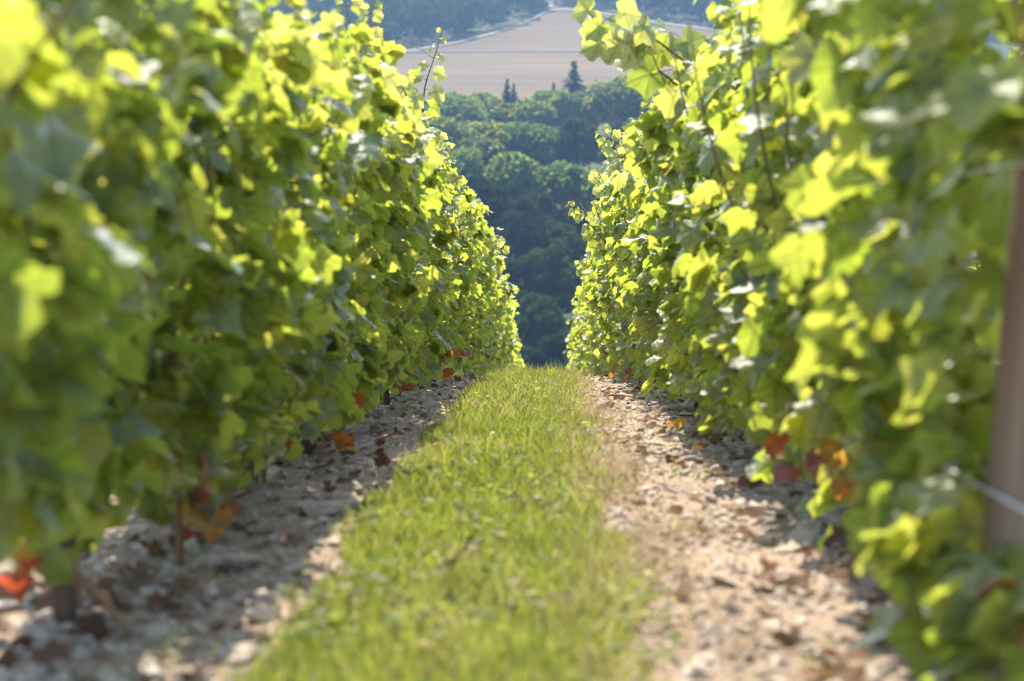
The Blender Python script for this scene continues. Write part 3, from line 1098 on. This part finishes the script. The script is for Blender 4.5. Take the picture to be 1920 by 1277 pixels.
lr = np.random.default_rng(79)
nl = 650
lx = np.where(lr.random(nl) < .5, lr.normal(-.62, .14, nl), lr.normal(.50, .15, nl))
ly = 2 * (16 / 2) ** lr.random(nl)
P = np.stack([lx, ly, ground_z(lx, ly) + lr.uniform(.004, .022, nl)], 1)
M = frames(np.stack([lr.normal(0, .45, nl), lr.normal(0, .45, nl), np.ones(nl)], 1), lr.normal(0, 1, (nl, 3)))
obj('leaf_litter', joined_leaves(P, M, lr.uniform(.02, .055, nl), lr, LITTER), kind='stuff', label='dry brown leaf litter under the vines')

def lying_cane(p, q, r0, label):
    a = np.array([p[0], p[1], gz(p[0], p[1]) + p[2]])
    b = np.array([q[0], q[1], gz(q[0], q[1]) + q[2]])
    Vv, Fc = tube(bez(a, (a + b) / 2 + [.01, .01, .015], b, 6) - a, [r0 * (1 - .1 * i) for i in range(6)], 6)
    obj('pruned_cane', mesh_np('pruned_cane', Vv, Fc, CANE, True), None, a, label=label, category='cane', group='canes lying on the soil')


lying_cane((-.72, 2.83, .15), (-.55, 2.74, .01), .008, 'brown pruned cane leaning on the nearest left trunk')
lying_cane((.30, 7.2, .012), (.37, 7.15, .02), .005, 'pale dry cane lying on the right soil strip')
lying_cane((-.52, 6.3, .012), (-.44, 6.9, .012), .006, 'dry cane lying on the shaded left soil strip')
lying_cane((.25, 9.3, .012), (.36, 9.0, .012), .006, 'short dry cane lying far along the right soil strip')

# ------------------------------------------------------------------ grass
def blades(name, n, fx_, fy_, hgt, wid, tint, m, r, lean=.35, **k):
    z = ground_z(fx_, fy_)
    a = r.uniform(0, 6.283, n)
    wv = np.stack([np.cos(a), np.sin(a), np.zeros(n)], 1) * wid[:, None]
    ld = r.normal(0, lean, (n, 2)) * hgt[:, None]
    B = np.stack([fx_, fy_, z - .004], 1)
    mid = B + np.stack([ld[:, 0] * .3, ld[:, 1] * .3, hgt * .55], 1)
    tip = B + np.stack([ld[:, 0], ld[:, 1], hgt * r.uniform(.88, 1, n)], 1)
    Vv = np.stack([B - wv, B + wv, mid + wv * .75, mid - wv * .75, tip], 1).reshape(-1, 3)
    i0 = np.arange(n)[:, None] * 5
    Fc = np.concatenate([i0 + [0, 1, 2], i0 + [0, 2, 3], i0 + [3, 2, 4]])
    return obj(name, mesh_np(name, Vv, Fc, m, False, attr=np.repeat(tint, 5)), kind='stuff', **k)


br = np.random.default_rng(90)
nb_ = 120000
u = br.random(nb_)
gy = 1.8 * (24 / 1.8) ** u ** .9
edge = (vnoise(gy * 5, gy * 0 + 3) - .5) * .10
gx = br.uniform(-.02, 1.02, nb_)
wide = np.interp(gy, [2, 8, 13], [0, .0, .05])
gx = (GL - wide + edge) + gx * ((GR + wide) - GL + wide)
gx = np.where(br.random(nb_) < .22, gx + br.normal(0, .05, nb_), gx)
fade = np.clip((GR + .10 - gx) / .16, 0.08, 1) * np.clip((gx - GL + .05) / .07, .1, 1)
keep = br.random(nb_) < np.clip(.25 + 1.35 * vnoise(gx * 9, gy * 5), 0, 1) * fade
gx, gy = gx[keep], gy[keep]
nb_ = len(gx)
cl = vnoise(gx * 11 + 3, gy * 7 + 9)
hg = .86 * (.016 + .042 * br.random(nb_) + .046 * cl ** 2) * np.interp(gy, [2, 9, 13, 18], [.85, .95, 1.05, 1.3])
hg *= np.where(br.random(nb_) < .03, 1.8, 1)
ti = np.clip(.36 * br.random(nb_) + .42 * vnoise(gx * 7 + 2, gy * 2.6) + .05 + np.where(br.random(nb_) < .12, .4, 0)
             + np.interp(gx, [.0, GR + .05], [0, .22]), 0, .999)
blades('grass', nb_, gx, gy, hg, br.uniform(.0010, .0022, nb_) * np.interp(gy, [2, 14], [1, 1.5]), ti, GRASS, br, label='green grass strip between the two vine rows')
n2 = 16000
y2 = 1.9 * (14 / 1.9) ** br.random(n2)
x2 = GR + .01 + np.abs(br.normal(0, .075, n2)) * br.choice([-1, 1], n2)
k2 = br.random(n2) < np.clip(vnoise(x2 * 7, y2 * 3.1 + 4) * 1.8 - .35, 0, 1)
x2, y2 = x2[k2], y2[k2]
n2 = len(x2)
blades('dry_grass', n2, x2, y2, br.uniform(.015, .06, n2), br.uniform(.0008, .0018, n2), br.random(n2), STRAW, br, lean=.9, label='bleached dry grass along the edge of the strip')
n3 = 260
y3 = br.uniform(11, 19, n3)
x3 = br.uniform(-.42, .24, n3)
blades('tall_grass', n3, x3, y3, br.uniform(.07, .15, n3), br.uniform(.0012, .002, n3), br.uniform(.1, .9, n3), GRASS, br, lean=.2, label='taller grass blades along the crest')
# weeds at the foot of the vines
n4 = 3500
y4 = 2.2 * (16 / 2.2) ** br.random(n4)
x4 = np.where(br.random(n4) < .5, br.normal(-.50, .09, n4), br.normal(.36, .09, n4))
k4 = vnoise(x4 * 5, y4 * 3 + 8) > .66
x4, y4 = x4[k4], y4[k4]
blades('weeds', len(x4), x4, y4, br.uniform(.01, .05, len(x4)), br.uniform(.001, .002, len(x4)), br.uniform(0, .9, len(x4)), GRASS, br, lean=.8, label='sparse weeds on the stony soil under the vines')

n5 = 4200                                    # clover and other small broad leaves in the sward
y5 = 2.0 * (15 / 2.0) ** br.random(n5)
x5 = br.uniform(GL - .04, GR + .06, n5)
k5 = vnoise(x5 * 8 + 5, y5 * 4 + 1) > .56
x5, y5 = x5[k5], y5[k5]
n5 = len(x5)
P = np.stack([x5, y5, ground_z(x5, y5) + br.uniform(.012, .045, n5)], 1)
M = frames(np.stack([br.normal(0, .35, n5), br.normal(0, .35, n5), np.ones(n5)], 1), br.normal(0, 1, (n5, 3)))
obj('clover_leaves', joined_leaves(P, M, br.uniform(.010, .024, n5), br, GRASS), kind='stuff', label='small broad weed leaves among the grass')

# ------------------------------------------------------------------ the air over the valley
HZ, n_, l_, out_ = mat('valley_air')
pv = n_.new('ShaderNodeVolumePrincipled')
pv.inputs['Color'].default_value = (.36, .56, .90, 1)
pv.inputs['Density'].default_value = .00018
pv.inputs['Anisotropy'].default_value = .15
l_.new(pv.outputs[0], out_.inputs['Volume'])
x0, x1, y0, y1 = xs[0] - 20, xs[-1] + 20, -40, ys[-1] + 30
z0, z1 = V[:, 2].min() - 1.5, V[:, 2].max() + 22
hv = [(a, b, c) for c in (z0, z1) for a, b in ((x0, y0), (x1, y0), (x1, y1), (x0, y1))]
hf = [(3, 2, 1, 0), (4, 5, 6, 7), (0, 1, 5, 4), (1, 2, 6, 5), (2, 3, 7, 6), (3, 0, 4, 7)]
obj('haze', mesh_np('haze', hv, hf, HZ), kind='stuff', label='thin blue summer haze over the valley')
